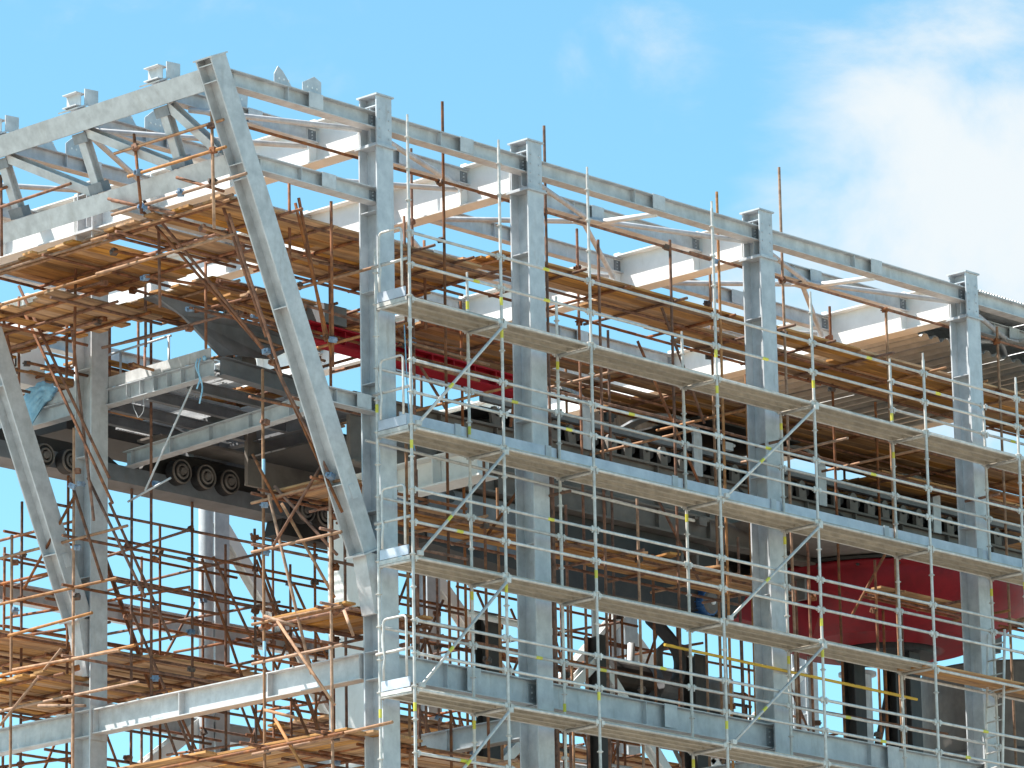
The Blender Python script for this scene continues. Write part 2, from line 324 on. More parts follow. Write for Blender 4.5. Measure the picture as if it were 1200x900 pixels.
# gable truss in the plane of the rakers
def rk(z, off=0): t = (z-RB.z)/(RT.z-RB.z); return RB.x+(RT.x-RB.x)*t+off
dn = Vector((RT.x-RB.x, 0, RT.z-RB.z)).normalized()
nn = Vector((-dn.z, 0, dn.x))                                           # outward normal of that plane
TZ, LZ = 5.10, 3.90
tp = lambda y, z: Vector((rk(z), y, z))
TRY = [2.4, 4.25, 6.1]
for (ya, yb) in ((1.36, 7.44), (7.8, 14.02)):
    for z, h in ((TZ, .33), (LZ, .30)):
        ch = hbeam('truss_chord', tp(ya, z)-nn*0, tp(yb, z), nn, .30, h, GALV, FR, .012, .018)
    ys = [ya+1.04+1.85*k for k in range(3)]
    for k, y in enumerate(ys):
        pv = hbeam('truss_web_member', tp(y, TZ-.17), tp(y, LZ+.16), nn, .15, .15, GALV, FR, .01, .012)
        if k < len(ys): 
            yn = ys[k-1] if k else ya+.05
            hbeam('truss_web_member', tp(y-.12, TZ-.18), tp(yn+.12, LZ+.18), nn, .14, .14, GALV, FR, .01, .012)
        for z, sg in ((TZ-.17, -1), (LZ+.15, 1)):
            MB().obox(tp(y, z+sg*.07), nn*.09, (0, .15, 0), dn*.08).build('node_gusset', GUSSET_GAP, FR)
        # roof beam from the truss node back to the first girder
        rb = xbeam('roof_beam', tp(y, TZ).x+.18, CX[0]-.012, y+.06, 5.16, .24, .17, GALV)
        xbeam('strut', tp(y, LZ).x+.18, CX[0]+.0, y+.06, 3.95, .22, .17, GALVD) if k == 1 else None
        xm = tp(y, TZ).x+1.35
        for dx, sl in ((-.3, 1), (.3, -1)):                              # bolted gusset ears for the bracing
            g2 = MB().prism([(-.22, 0), (.22, 0), (.24*(1 if sl < 0 else -.1)+.0, .30), (-.05*sl-.1, .34), (-.22, .2)], (xm+dx, y+.05, 5.285), (xm+dx, y+.062, 5.285), (1, 0, 0), (0, 0, 1)).build('gusset_ear', GALVD, rb)
            for bxx in (-.1, 0, .1): MB().tube((xm+dx+bxx, y+.05, 5.42), (xm+dx+bxx, y+.043, 5.42), .018, 6).build('bolt', WHITE, g2)
        # short bracket standing on the top chord
        c = tp(y+.02, TZ)+dn*.20
        br = hbeam('purlin_bracket', c+Vector((0, -.16, .12)), c+Vector((0, .16, .12)), (0, 0, 1), .22, .2, GALV, FR, .012, .014)
        MB().obox(c+Vector((.0, 0, .0)), nn*.14, (0, .22, 0), dn*.012).build('seat_plate', GALV, br)
        MB().obox(c+Vector((.16, -.22, .16)), (.12, -.02, 0), (.002, .01, 0), (0, 0, .13)).build('wing_plate', GALV, br)
# eave beam gusset ears near the corner
for dx, sl in ((-1.55, 1), (-.95, -1)):
    g2 = MB().prism([(-.2, 0), (.2, 0), (.2 if sl < 0 else -.02, .24), (.05 if sl < 0 else -.12, .3), (-.2, .16)], (dx, 1.10, 5.222), (dx, 1.112, 5.222), (1, 0, 0), (0, 0, 1)).build('gusset_ear', GALVD, FR)
    for q in (-.1, 0, .1): MB().tube((dx+q, 1.10, 5.33), (dx+q, 1.093, 5.33), .018, 6).build('bolt', WHITE, g2)
# gable rails (across the end)
def ybeam(name, x, y0, y1, zc, h, b, m):
    o = hbeam(name, (x, y0, zc), (x, y1, zc), (0, 0, 1), h, b, m, FR, .012, .018)
    n = max(2, int(abs(y1-y0)/1.6))
    for k in range(n+1):
        y = y0+.03+(y1-y0-.06)*k/n
        for s in (-1, 1): bx('stiffener', x+(.007 if s > 0 else -b/2+.004), x+(b/2-.004 if s > 0 else -.007), y-.007, y+.007, zc-h/2+.019, zc+h/2-.019, m, o)
    return o
ybeam('gable_rail', .36, 1.37, 7.385, -3.46, .40, .24, GALV); ybeam('gable_rail', .36, 7.815, 14.18, -3.46, .40, .24, GALV)
ybeam('gable_rail', .36, 1.37, 7.385, -9.3, .40, .24, GALV)
bx('splice_plate', .2, .56, 7.37, 7.385, -3.75, -3.2, GALV, FR)
# cross rails at each column lower down, seen past the scaffold
for x in CX[1:4]: ybeam('cross_rail', x, 1.37, 14.18, -3.95, .36, .22, GALVD)
# a first run of roof sheeting beyond the fourth column: each sheet a separate part
for k in range(7):
    x0 = 15.35+k*.78; prof = []
    for q in range(10):
        prof += [(q*.078, 0), (q*.078+.02, .04), (q*.078+.045, .04), (q*.078+.062, 0)]
    top = prof; bot = [(a, b-.004) for a, b in reversed(prof)]
    MB().prism(top+bot, (x0, 1.55, 5.44+(k % 2)*.006), (x0, 13.9, 5.44+(k % 2)*.006), (1, 0, 0), (0, 0, 1)).build('roof_sheet', SHEET, FR)
# mezzanine soffit sheets beside the fourth column
for k in range(6):
    x0 = 15.3+k*.9; pr = []
    for q in range(3): pr += [(q*.3, 0), (q*.3+.07, .08), (q*.3+.17, .08), (q*.3+.24, 0)]
    MB().prism(pr+[(a, b-.004) for a, b in reversed(pr)], (x0, 2.5, 4.72+(k % 2)*.006), (x0, 8.0, 4.72+(k % 2)*.006), (1, 0, 0), (0, 0, 1)).build('soffit_sheet', SHEET, FR)

# ------------------------------------------------------------------ galvanised system scaffold on the long side
SC = thing('access_scaffold', 'galvanised system scaffold with four grey deck levels along the long side', 'scaffold', (7, .36, -GZ))
SX = [0, 2.02, 4.06, 7.06, 9.5, 12.44, 15.0, 17.6]
YO, YI = 0.0, .72
otop = [4.74, 4.77, 4.76, 4.81, 3.75, 3.23, 3.26, 3.3]; itop = [2.76, 2.78, 2.78, 2.76, 1.84, 3.27, 2.8, 2.8]
LV = [2.0, 0.0, -2.0, -4.0, -6.0]
ros = MB()
rng = random.Random(5)
def standard(x, y, top, seed):
    s = tube('standard', (x, y, -GZ+.03), (x, y, top), TUBE, SC)
    q = MB(); z = -7.0
    while z < top-.05:
        q.tube((x, y, z-.006), (x, y, z+.006), .05, 8); q.tube((x, y, z-.025), (x, y, z+.025), .029, 8); z += .5
    q.tube((x, y, top), (x, y, top+.12), .018, 8)
    o = q.build('rosettes', TUBE, s); o['kind'] = 'stuff'
    bx('base_plate', x-.08, x+.08, y-.08, y+.08, -GZ+.013, -GZ+.03, TUBE, s)
    r = random.Random(seed)
    for z in LV:
        if r.random() < .55:
            zz = z+r.choice((.22, .3, 1.62, 1.7)); 
            if zz < top-.1: MB().tube((x, y, zz), (x, y, zz+.13), .0262, 10).build('tape_band', YEL, s)
    for z in (-1.15, 1.55): MB().tube((x, y, z-.09), (x, y, z+.09), .0285, 10).build('spigot_sleeve', TUBE, s)
    return s
for i, x in enumerate(SX): standard(x, YO, otop[i], i); standard(x, YI, itop[i], i+50)
WH = raw_mesh('wedge_head', MB().box(-.036, .03, -.025, .025, -.031, .031).box(-.01, .012, -.01, .01, -.06, .05), TUBE)
def rail(x0, x1, y, z, name='guard_rail', tape=True):
    o = tube(name, (x0+.045, y, z), (x1-.045, y, z), TUBE, SC)
    for x, s in ((x0, 1), (x1, -1)): inst('wedge_head', WH, (x+s*.064, y, z), o)
    if tape and rng.random() < .42:
        xm = x0+(x1-x0)*rng.choice((.3, .5, .5, .72)); MB().tube((xm-.07, y, z), (xm+.07, y, z), .0262, 10).build('tape_band', YEL, o)
    return o
# steel plank: trough profile seen from below
def plank_mesh(Lp):
    w, h = .106, .062
    pr = [(-w, -h), (-w+.018, -h), (-w+.018, -h+.008), (-w+.006, -h+.008), (-w+.006, -.006), (-.04, -.006), (-.032, -.02), (-.02, -.02), (-.012, -.006), (.012, -.006), (.02, -.02), (.032, -.02), (.04, -.006),
          (w-.006, -.006), (w-.006, -h+.008), (w-.018, -h+.008), (w-.018, -h), (w, -h), (w, 0), (-w, 0)]
    q = MB().prism(pr, (-Lp/2, 0, 0), (Lp/2, 0, 0), (0, 1, 0), (0, 0, 1))
    for s in (-1, 1): q.box(s*Lp/2-(.025 if s > 0 else 0), s*Lp/2+(0 if s > 0 else .025), -w+.007, w-.007, -.058, -.007)
    return raw_mesh('steel_plank', q, DECK)
PM = {}
for li, z in enumerate(LV):
    for i in range(len(SX)-1):
        a, b = SX[i], SX[i+1]; Lp = round(b-a-.05, 3)
        if Lp not in PM: PM[Lp] = plank_mesh(Lp)
        if z == -2.0 and i >= 5: continue                                  # timber infill there instead
        for k in range(3):
            inst('deck_plank', PM[Lp], ((a+b)/2, .128+.232*k, z+rng.uniform(-.004, .004)), SC, Quaternion((0, 1, 0), rng.uniform(-.002, .002)))
        for zz in (.5, 1.0):
            if z+zz < min(otop[i], otop[i+1]): rail(a, b, YO, z+zz)
        if li >= 1 and li <= 3: rail(a, b, YI, z+1.0)
        if li == 0 and i >= 5: rail(a, b, YI, z+1.0)
        rail(a, b, YO, z-.045, 'ledger', False); rail(a, b, YI, z-.045, 'ledger', False)
        if li == 0 and i in (5, 6): rail(a, b, YI, z+.5)
    for i, x in enumerate(SX):
        tube('transom', (x, YO+.03, z-.085), (x, YI-.03, z-.085), TUBE, SC)
    # toe boards
    if li == 1:
        for i in range(len(SX)-1):
            a, b = SX[i], SX[i+1]
            if i == 0: a += .5
            t = bx('toe_board', a+.03, b-.03, YI+.030, YI+.056, z+.02, z+.42, TOE, SC)
            bx('clip', b-.30, b-.17, YI+.012, YI+.029, z+.02, z+.435, GALVD, t)
    # stop-end: end board, gate loop and rail
    e = bx('end_board', -.035, -.010, .07, .66, z+.004, z+.155, TOE, SC)
    bx('end_transom', -.03, .03, .04, .68, z-.07, z-.008, TUBE, SC)
    if li < 4:
        pts = []
        yA, yB, zt, zb = .10, .58, z+1.08, z+.16
        for t in range(7): th = math.pi/2*t/6; pts.append((-.06, yA+.07-.07*math.cos(th), zt-.07+.07*math.sin(th)))
        pts = [(-.06, yA, zb)] + [(-.06, yA, z+.55)] + pts
        for t in range(7): th = math.pi/2*t/6; pts.append((-.06, yB-.07+.07*math.sin(th), zt-.07+.07*math.cos(th)))
        pts += [(-.06, yB, z+.62), (-.06, yB-.03, z+.5), (-.06, yB, z+.36), (-.06, yB, zb)]
        gt = MB().path(pts, .019, 8).build('end_gate', TUBE, SC, True)
        tube('gate_rail', (-.03, YO+.02, z+.58), (-.03, YI+.04, z+.58), TUBE, gt)
# timber boards in the last two bays of the third lift
for i in (5, 6):
    a, b = SX[i], SX[i+1]; nrm = 3
    for k in range(3): bx('timber_plank', a-.1+rng.uniform(-.05, .05), b+rng.uniform(-.1, .05), .03+.232*k, .252+.232*k, -2.05+i*.002-(.042 if i == 6 else 0), -2.012-(.042 if i == 6 else 0), WOOD, SC)
    for zz in (.5, 1.0): rail(a, b, YO, -2+zz)
    rail(a, b, YI, -1.0); rail(a, b, YO, -2.11, 'ledger', False); rail(a, b, YI, -2.11, 'ledger', False)
# face braces
for i in (0, 3):
    a, b = SX[i], SX[i+1]
    for z0 in (0, -2, -4, -6):
        if i == 3 and z0 == -6: continue
        br = tube('diagonal_brace', (a+.10, -.055, z0+.02), (b-.02, -.055, z0+1.88), TUBE, SC)
        for t, ll in ((.42, .1),):
            p = Vector((a+.10, -.055, z0+.02)).lerp(Vector((b-.02, -.055, z0+1.88)), t+rng.uniform(-.1, .1)); d = Vector((b-a-.12, 0, 1.86)).normalized()
            MB().tube(p-d*.06, p+d*.06, .0262, 10).build('tape_band', YEL, br)
        for p in ((a+.10, z0+.02), (b-.02, z0+1.88)): MB().box(p[0]-.05, p[0]+.05, -.08, -.03, p[1]-.035, p[1]+.035).build('wedge_head', TUBE, br)
tube('tie_tube', (-.1, .86, -.12), (7.4, .86, -.2), TUBE, SC); tube('tie_tube', (6.6, .86, -2.35), (13.0, .86, -2.42), YELW, SC)
for x, z in ((.0, 2.62), (.0, -5.2), (4.0, -.3), (9.4, 1.45), (15.0, 1.4)):
    tube('tie_tube', (x+.06, .5, z), (x+.06, 1.25 if x else 3.1, z), RUSTL if x == 0 else RUST, SC)

# ------------------------------------------------------------------ rusty tube-and-board scaffolds
BM_ = {}
WOODY = mat('scaffold_board_wood_cross', (.235, .112, .042), (.55, .295, .113), 2.2, .8, 0, .28, stretch=(7, .6, 7), bump=.25, streak=.25, streak_col=(.14, .08, .04))
def board_mesh(Lb, turned=False):
    k = round(Lb, 1)
    if turned:
        me, k = board_mesh(Lb)
        if ('Y', k) not in BM_: BM_[('Y', k)] = me.copy(); BM_[('Y', k)].materials.clear(); BM_[('Y', k)].materials.append(WOODY)
        return BM_[('Y', k)], k
    if k not in BM_:
        q = MB(); w, t = .111, .019; pr = [(-w, -t+.004), (-w+.004, -t), (w-.004, -t), (w, -t+.004), (w, t-.004), (w-.004, t), (-w+.004, t), (-w, t-.004)]
        q.prism(pr, (-k/2, 0, 0), (k/2, 0, 0), (0, 1, 0), (0, 0, 1)); BM_[k] = raw_mesh('board', q, WOOD)
    return BM_[k], k
cq = MB().obox((0, 0, 0), (.052, 0, 0), (0, .045, 0), (0, 0, .04)); cq.obox((.03, .05, .0), (.016, 0, 0), (0, .03, 0), (0, 0, .03)); cq.tube((-.07, .02, 0), (.075, .02, 0), .013, 6); cq.tube((0, -.06, .02), (0, .075, .02), .013, 6)
CM = [raw_mesh('coupler', cq, COUP), raw_mesh('coupler_blue', cq, COUPB), raw_mesh('coupler_rust', cq, RUST)]
def coupler(parent, p, r, blue=.12):
    me = CM[1] if r.random() < blue else r.choice((CM[0], CM[2], CM[2]))
    return inst('coupler', me, p, parent, Quaternion((0, 0, 1), r.uniform(0, 3.1)) @ Quaternion((1, 0, 0), r.uniform(-.5, .5)))
def boards(parent, xa, xb, ya, yb, z, miss, r, holes=(), lmin=2.4, lmax=3.9):
    y = ya
    while y < yb-.1:
        x = xa-r.uniform(0, .3)
        while x < xb-.5:
            ln = min(r.uniform(lmin, lmax), xb-x+r.uniform(0, .35)); me, k = board_mesh(ln)
            cx, cy = x+k/2, y+.111
            hole = any(h[0] < cx < h[1] and h[2] < cy < h[3] for h in holes)
            if r.random() > miss and not hole:
                inst('board', me, (cx, cy, z+.02+r.uniform(0, .02)), parent, Quaternion((0, 0, 1), r.uniform(-.006, .006)) @ Quaternion((0, 1, 0), r.uniform(-.004, .004)) @ Quaternion((1, 0, 0), r.uniform(-.02, .02)))
            x += k+.012
        y += .232
def platform_y(parent, xa, xb, ya, yb, z, r, miss=.06, step=1.4):
    """the same with boards running along Y"""
    x = xa
    while x < xb-.1:
        y = ya-r.uniform(0, .3)
        while y < yb-.5:
            me, k = board_mesh(min(r.uniform(2.6, 3.9), yb-y+r.uniform(0, .3)), True)
            if r.random() > miss: inst('board', me, (x+.111, y+k/2, z+.02+r.uniform(0, .02)), parent, Quaternion((0, 0, 1), math.pi/2+r.uniform(-.006, .006)) @ Quaternion((1, 0, 0), r.uniform(-.02, .02)))
            y += k+.012
        x += .232
    n = max(1, round((yb-ya)/step))
    for k in range(n+1):
        y = ya+.1+(yb-ya-.2)*k/n
        tube('transom', (xa-r.uniform(.1, .4), y, z-.027), (xb+r.uniform(.1, .4), y, z-.027), RUST, parent)
    for x in (xa+.05, xb-.05): tube('ledger', (x, ya-.3, z-.077), (x, yb+.3, z-.077), RUST, parent)
def platform(parent, xa, xb, ya, yb, z, r, miss=.07, step=1.3, holes=(), ledg=True):
    boards(parent, xa, xb, ya, yb, z, miss, r, holes)
    x = xa+.1; n = max(1, round((xb-xa-.2)/step))
    for k in range(n+1):
        x = xa+.1+(xb-xa-.2)*k/n+r.uniform(-.12, .12)
        tube('transom', (x, ya-r.uniform(.1, .5), z-.027), (x+r.uniform(-.03, .03), yb+r.uniform(.1, .5), z-.027), r.choice((RUST, RUST, RUSTL)), parent)
    if ledg:
        for y in (ya+.04, yb-.04, (ya+yb)/2):
            x = xa-.3
            while x < xb:
                x1 = min(x+r.uniform(4.5, 6), xb+.35); dy = r.choice((-.025, .025))
                tube('ledger', (x, y+dy, z-.077), (x1, y+dy, z-.077+r.uniform(-.02, .02)), RUST, parent); x = x1-.4 if x1 < xb+.34 else xb+9
def std(parent, x, y, z1, r, z0=-GZ+.02, m=None): return tube('standard', (x, y, z0), (x+r.uniform(-.04, .04), y+r.uniform(-.03, .03), z1), m or r.choice((RUST, RUST, RUSTL)), parent)

# (a) long roof-level scaffold behind the front columns
r = random.Random(11)
RA = thing('tube_scaffold', 'rusty tube scaffold with brown board decks under the roof girders, along the long side', 'scaffold', (10, 3, -GZ), None)
holes = ((1.2, 3.0, 2.9, 3.6), (4.9, 6.0, 2.6, 3.6), (7.2, 8.3, 2.6, 3.6))
platform(RA, 3.9, 24, 1.62, 3.35, 3.76, r, .05, holes=holes)
platform(RA, 5.0, 26, 4.3, 6.3, 3.40, r, .10, step=1.6)
platform(RA, 10.0, 28, 6.6, 9.2, 3.10, r, .08, step=1.8); platform(RA, 13.0, 30, 9.5, 12.0, 3.0, r, .1, step=2.0); platform(RA, 17.0, 25.5, 4.4, 7.2, 2.0+.75, r, .12, step=1.8)
for x, y, z in ((2.37, 1.56, 5.95), (4.76, 1.56, 6.07), (7.75, 1.56, 4.74), (8.98, 1.56, 5.83), (10.7, 1.56, 6.62), (13.45, 1.56, 4.67), (16.6, 1.56, 4.9), (3.6, 3.42, 5.85), (7.6, 3.42, 5.3), (10.9, 3.42, 5.4), (6.0, 1.56, 4.4), (14.2, 3.42, 5.2), (17.8, 3.42, 5.2)):
    std(RA, x, y, z, r)
    for zz in (3.68, 4.62):
        if zz < z: coupler(RA, (x, y+.03, zz), r)
for x, y in ((5.6, 4.25), (9.2, 4.25), (12.8, 4.25), (16.4, 4.25), (6.8, 6.35), (10.4, 6.35), (14.0, 6.35), (18.0, 6.35)): std(RA, x, y, r.uniform(3.6, 4.5), r)
x = -1.85
while x < 18:                                                               # top guard ledger passing under the girders
    x1 = x+5.6; tube('ledger', (x, 1.61, 4.64+r.uniform(-.02, .02)), (x1, 1.61, 4.64+r.uniform(-.02, .02)), RUST, RA); x = x1-.5
for (xa, ya, za, xb, yb, zb) in ((4.6, 1.7, 3.7, 5.6, 3.2, 1.5), (7.7, 1.7, 3.6, 8.7, 1.7, 1.8), (2.4, 3.4, 3.6, 4.3, 3.4, 1.6), (9.0, 3.4, 3.6, 10.6, 3.4, 1.2)):
    tube('diagonal_brace', (xa, ya, za), (xb, yb, zb), RUST, RA)
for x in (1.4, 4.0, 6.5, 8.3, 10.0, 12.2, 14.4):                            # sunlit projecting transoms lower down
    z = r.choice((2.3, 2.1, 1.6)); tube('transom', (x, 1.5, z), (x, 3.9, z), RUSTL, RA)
for z in (2.38, 1.2): 
    x = .9
    while x < 20: tube('ledger', (x, 3.47, z+r.uniform(-.03, .03)), (x+5.5, 3.47, z+r.uniform(-.03, .03)), RUST, RA); x += 5.1

# (b) middle and low side decks in front of the machine
r = random.Random(23)
RBs = thing('tube_scaffold', 'rusty tube scaffold carrying low board decks between wall rail and machine', 'scaffold', (8, 2.4, -GZ))
platform(RBs, 1.6, 10.6, 1.75, 2.95, -.68, r, .08)
platform(RBs, .8, 7.6, 1.7, 3.4, -4.5, r, .06); platform(RBs, 7.9, 19, 1.7, 3.6, -4.7, r, .08); platform(RBs, 13.6, 16.4, 1.8, 2.3, -.3, r, .1); platform(RBs, 17.6, 19.8, 1.9, 2.4, -.25, r, .2)
for x in (1.8, 3.4, 5.2, 7.0, 9.2, 11.4, 13.0, 15.6, 18.2):
    for y, z in ((1.7, .35), (3.3, .2)):
        std(RBs, x+r.uniform(-.2, .2), y, z+r.uniform(-.4, .5), r)
    for zz in (-.76, -2.9):
        coupler(RBs, (x, 1.72, zz), r)
for z in (-2.2, -2.95):
    for x in (1.2, 6.4, 11.4): tube('ledger', (x, 3.36, z+r.uniform(-.05, .05)), (x+5.6, 3.36, z+r.uniform(-.05, .05)), RUST, RBs)
for x, dx in ((3.5, 1.3), (8.6, -1.2), (12.5, 1.2)): tube('diagonal_brace', (x, 1.8, -.9), (x+dx, 1.8, .6), RUST, RBs); 
for k in range(11):                                                          # loose offcuts in the sun on the deck
    x = r.uniform(4.6, 10.2); me, kk = board_mesh(r.choice((.6, .8, 1.0))); inst('board', me, (x, r.uniform(1.9, 2.8), -.585), RBs, Quaternion((0, 0, 1), r.uniform(1.2, 1.9)))

# (c) gable scaffold under and below the truss
r = random.Random(37)
RC = thing('tube_scaffold', 'rusty tube scaffold with long leaning tubes around the raking corner column', 'scaffold', (-.3, 4.5, -GZ))
platform(RC, -2.15, 3.7, 1.66, 3.9, 3.42, r, .04, step=.95)
platform(RC, -2.15, -.1, 4.0, 7.1, 3.40, r, .05, step=.85, holes=((-1.9, .2, 4.3, 4.7),))
platform(RC, -1.9, -.2, 5.6, 9.3, 2.78, r, .10, step=.8); platform(RC, .9, 4.6, 8.1, 11.4, 2.75, r, .14, step=1.0)
platform(RC, 1.0, 5.0, 5.2, 7.4, 3.5, r, .10, step=1.0)
for k in range(54):                                                          # bearers, putlogs and off-cut tubes tied in below the decks
    y = r.uniform(1.7, 10.5); x = r.uniform(-2.2, 4.4); z = r.choice((3.25, 3.3, 3.05, 2.7, 2.45, 2.2)) + r.uniform(-.08, .08)
    if -.05 < x < .85 and 7.2 < y < 8.0: continue
    if r.random() < .5: tube('putlog', (x, y, z), (x+r.uniform(1.2, 2.8), y+r.uniform(-.1, .1), z+r.uniform(-.08, .08)), r.choice((RUST, RUST, RUSTL)), RC)
    else: tube('putlog', (x, y, z), (x+r.uniform(-.1, .1), y+r.uniform(1.2, 2.8), z+r.uniform(-.08, .08)), r.choice((RUST, RUST, RUSTL)), RC)
    coupler(RC, (x+.05, y+.05, z), r, .3)
for k in range(16):
    y = r.uniform(2.0, 10.0); x = r.uniform(-1.9, 4.2); tube('dropper', (x, y, r.uniform(1.6, 2.6)), (x+r.uniform(-.03, .03), y, r.uniform(3.4, 4.2)), RUST, RC)
platform(RC, -1.7, .15, 7.9, 11.5, 3.1, r, .1, step=.9)
platform(RC, .9, 3.4, 4.1, 5.1, 3.05, r, .1, step=1.2)
platform(RC, 4.7, 7.4, 7.9, 12.5, 2.9, r, .14, step=1.3)
platform_y(RC, -.24, .9, 1.45, 2.75, -.62, r, 0, 1.2); platform_y(RC, -.24, 1.6, 1.45, 2.8, -2.60, r, 0, 1.2)
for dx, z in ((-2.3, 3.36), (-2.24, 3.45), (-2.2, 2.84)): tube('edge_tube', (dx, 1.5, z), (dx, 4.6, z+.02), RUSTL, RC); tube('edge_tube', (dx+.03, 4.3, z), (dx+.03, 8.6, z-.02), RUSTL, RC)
platform_y(RC, -.55, 1.3, 1.3, 7.0, -4.55, r); platform(RC, -.4, 1.8, 7.6, 10.4, -2.75, r, .05, step=1.1)
GS = [(-.3, 1.40, .2), (-.3, 2.88, 1.35), (-.3, 7.2, 1.2), (-.3, 8.68, -.3), (1.15, 1.45, 3.2), (1.2, 2.9, 3.4), (1.2, 7.0, 3.3), (1.2, 8.7, 3.0), (2.2, 2.85, 3.4)]
for x, y, z in GS:
    std(RC, x, y, z, r, m=RUSTL if x < 0 else None)
    for zz in (-4.62, -2.7, -1.55, -.75, .5):
        if zz < z: coupler(RC, (x+.02, y-.03, zz), r, .35)
for z in (-.72, -1.52, -2.66, -3.25, -4.62):
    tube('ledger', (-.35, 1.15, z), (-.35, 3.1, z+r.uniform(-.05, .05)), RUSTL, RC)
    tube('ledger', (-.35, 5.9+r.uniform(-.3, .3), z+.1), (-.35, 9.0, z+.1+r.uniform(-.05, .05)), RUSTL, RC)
    tube('ledger', (-.6, 1.36, z+.05), (2.6, 1.36, z+.05), RUST, RC); tube('ledger', (-.6, 7.16, z+.12), (2.8, 7.16, z+.12), RUST, RC); tube('ledger', (-.6, 2.84, z+.05), (2.9, 2.84, z+.05), RUST, RC)
# guard tubes in front of the truss (pixel pairs on the plane just outside the rakers)
def pt(px, py, X): return un(px, py, 'X', X)
for a, b, X, m in (((134, 180), (262, 140), -2.75, RUSTL), ((150, 207), (265, 172), -2.75, RUSTL), ((0, 243), (83, 215), -2.75, RUST), ((0, 222), (8, 219), -2.75, RUST),
                   ((157, 157), (166, 250), -2.7, RUST), ((248, 130), (251, 268), -2.7, RUSTL), ((1, 205), (2, 300), -2.7, RUST),
                   ((131, 252), (289, 203), -2.65, RUSTL), ((127, 233), (170, 243), -2.6, RUST), ((207, 208), (262, 224), -2.6, RUST), ((131, 235), (205, 250), -2.5, RUST)):
    tube('guard_tube', pt(*a, X), pt(*b, X), m, RC)
for px, py, X in ((159, 172, -2.75), (163, 202, -2.75), (248, 147, -2.75), (250, 176, -2.75), (168, 243, -2.65), (250, 213, -2.65), (212, 226, -2.65)): coupler(RC, pt(px, py, X), r, .4)
# long leaning tubes
for a, Xa, b, Xb, m in (((163, 228), -2.2, (312, 412), -.9, RUST), ((165, 245), -2.1, (322, 425), -.8, RUST), ((258, 232), -2.0, (312, 395), -1.0, RUST), ((268, 250), -1.9, (330, 440), -.8, RUST),
                        ((312, 408), -.9, (388, 560), -.5, RUST), ((322, 428), -.8, (401, 600), -.4, RUST), ((346, 238), -.9, (390, 420), -.4, RUST), ((350, 232), -.7, (382, 400), -.3, RUST), ((388, 236), -.5, (390, 430), -.4, RUST),
                        ((0, 355), -1.2, (44, 565), -.7, RUST), ((28, 365), -1.0, (132, 590), -.5, RUST), ((22, 335), -1.0, (128, 560), -.5, RUST), ((80, 350), -.7, (110, 610), -.5, RUST), ((82, 560), -.45, (120, 680), -.4, RUST),
                        ((103, 560), -.45, (170, 700), -.2, RUST), ((322, 570), -.35, (395, 650), -.2, RUST), ((320, 640), -.5, (392, 520), -.3, RUST), ((296, 532), -.6, (330, 600), -.3, RUST),
                        ((315, 580), -.45, (365, 790), -.1, RUSTL), ((330, 590), -.45, (392, 700), -.1, RUSTL), ((325, 728), -.5, (392, 826), -.4, RUSTL), ((322, 842), -.5, (358, 905), -.4, RUSTL), ((0, 850), -.5, (72, 760), -.4, RUSTL), ((403, 715), -.35, (414, 745), -.3, RUSTL),
                        ((292, 465), -.4, (350, 478), -.3, RUST), ((28, 690), -.4, (88, 580), -.4, RUST)):
    tube('leaning_tube', pt(*a, Xa), pt(*b, Xb), m, RC)
for px, py, X in ((312, 412, -.95), (321, 425, -.85), (384, 395, -.45), (390, 398, -.45), (95, 567, -.55), (85, 570, -.55), (388, 558, -.5), (310, 592, -.45)): coupler(RC, pt(px, py, X), r, .7)
for a, b in (((364, 868), (460, 846)), ((10, 745), (108, 718)), ((15, 785), (140, 762)), ((45, 827), (100, 827)), ((310, 722), (345, 733)), ((310, 832), (350, 842))):
    tube('guard_tube', pt(*a, -.42), pt(*b, -.42), RUSTL, RC)
for y, z in ((2.88, -3.05), (2.88, -.2)): MB().tube((-.3, y, z-.12), (-.3, y, z+.12), .027, 10).build('blue_tape', CLOTH, RC)

# (d) open birdcage under the machine
r = random.Random(53)
RD = thing('tube_scaffold', 'open rusty birdcage scaffold of bare crossing tubes against the sky below the machine', 'scaffold', (6, 11, -GZ))
rows = (8.75, 10.6, 12.7)
xs = {8.75: [.9, 2.3, 3.7, 5.2, 6.6, 8.1, 9.6, 11.2, 12.8, 14.4], 10.6: [1.6, 3.1, 4.7, 6.2, 7.8, 9.3, 10.9, 12.4, 14.6, 16.2, 18.0, 20.0], 12.7: [3.0, 4.6, 6.2, 7.7, 9.4, 11.0, 12.5, 14.2, 16.2, 18.0, 19.8, 21.8, 23.8]}
for y in rows:
    for x in xs[y]:
        zt = .75 if x < 8.5 else 1.6
        std(RD, x, y, zt+r.uniform(-.1, .3), r, m=RUST)
    for z in (.45, -.1, -.7, -1.3, -2.0, -2.8, -3.6, -4.4):
        x = xs[y][0]-.4
        while x < xs[y][-1]:
            x1 = min(x+r.uniform(4.6, 6.2), xs[y][-1]+.5); zz = z+r.uniform(-.12, .12)
            if r.random() < .93: tube('ledger', (x, y+.05, zz), (x1, y+.05, zz+r.uniform(-.06, .06)), RUST, RD)
            x = x1-.5 if x1 < xs[y][-1]+.49 else 99
        for x in xs[y]:
            if r.random() < .55: coupler(RD, (x, y+.03, z+r.uniform(-.1, .1)), r, .15)
for x in (1.4, 3.3, 5.3, 7.3, 9.4, 11.8, 14.0, 16.4):
    for z in (.2, -.6, -1.45, -2.5, -3.6):
        if r.random() < .8: tube('transom', (x+r.uniform(-.2, .2), 8.4, z+r.uniform(-.15, .15)), (x+r.uniform(-.2, .2), 13.1, z+r.uniform(-.15, .15)), RUST, RD)
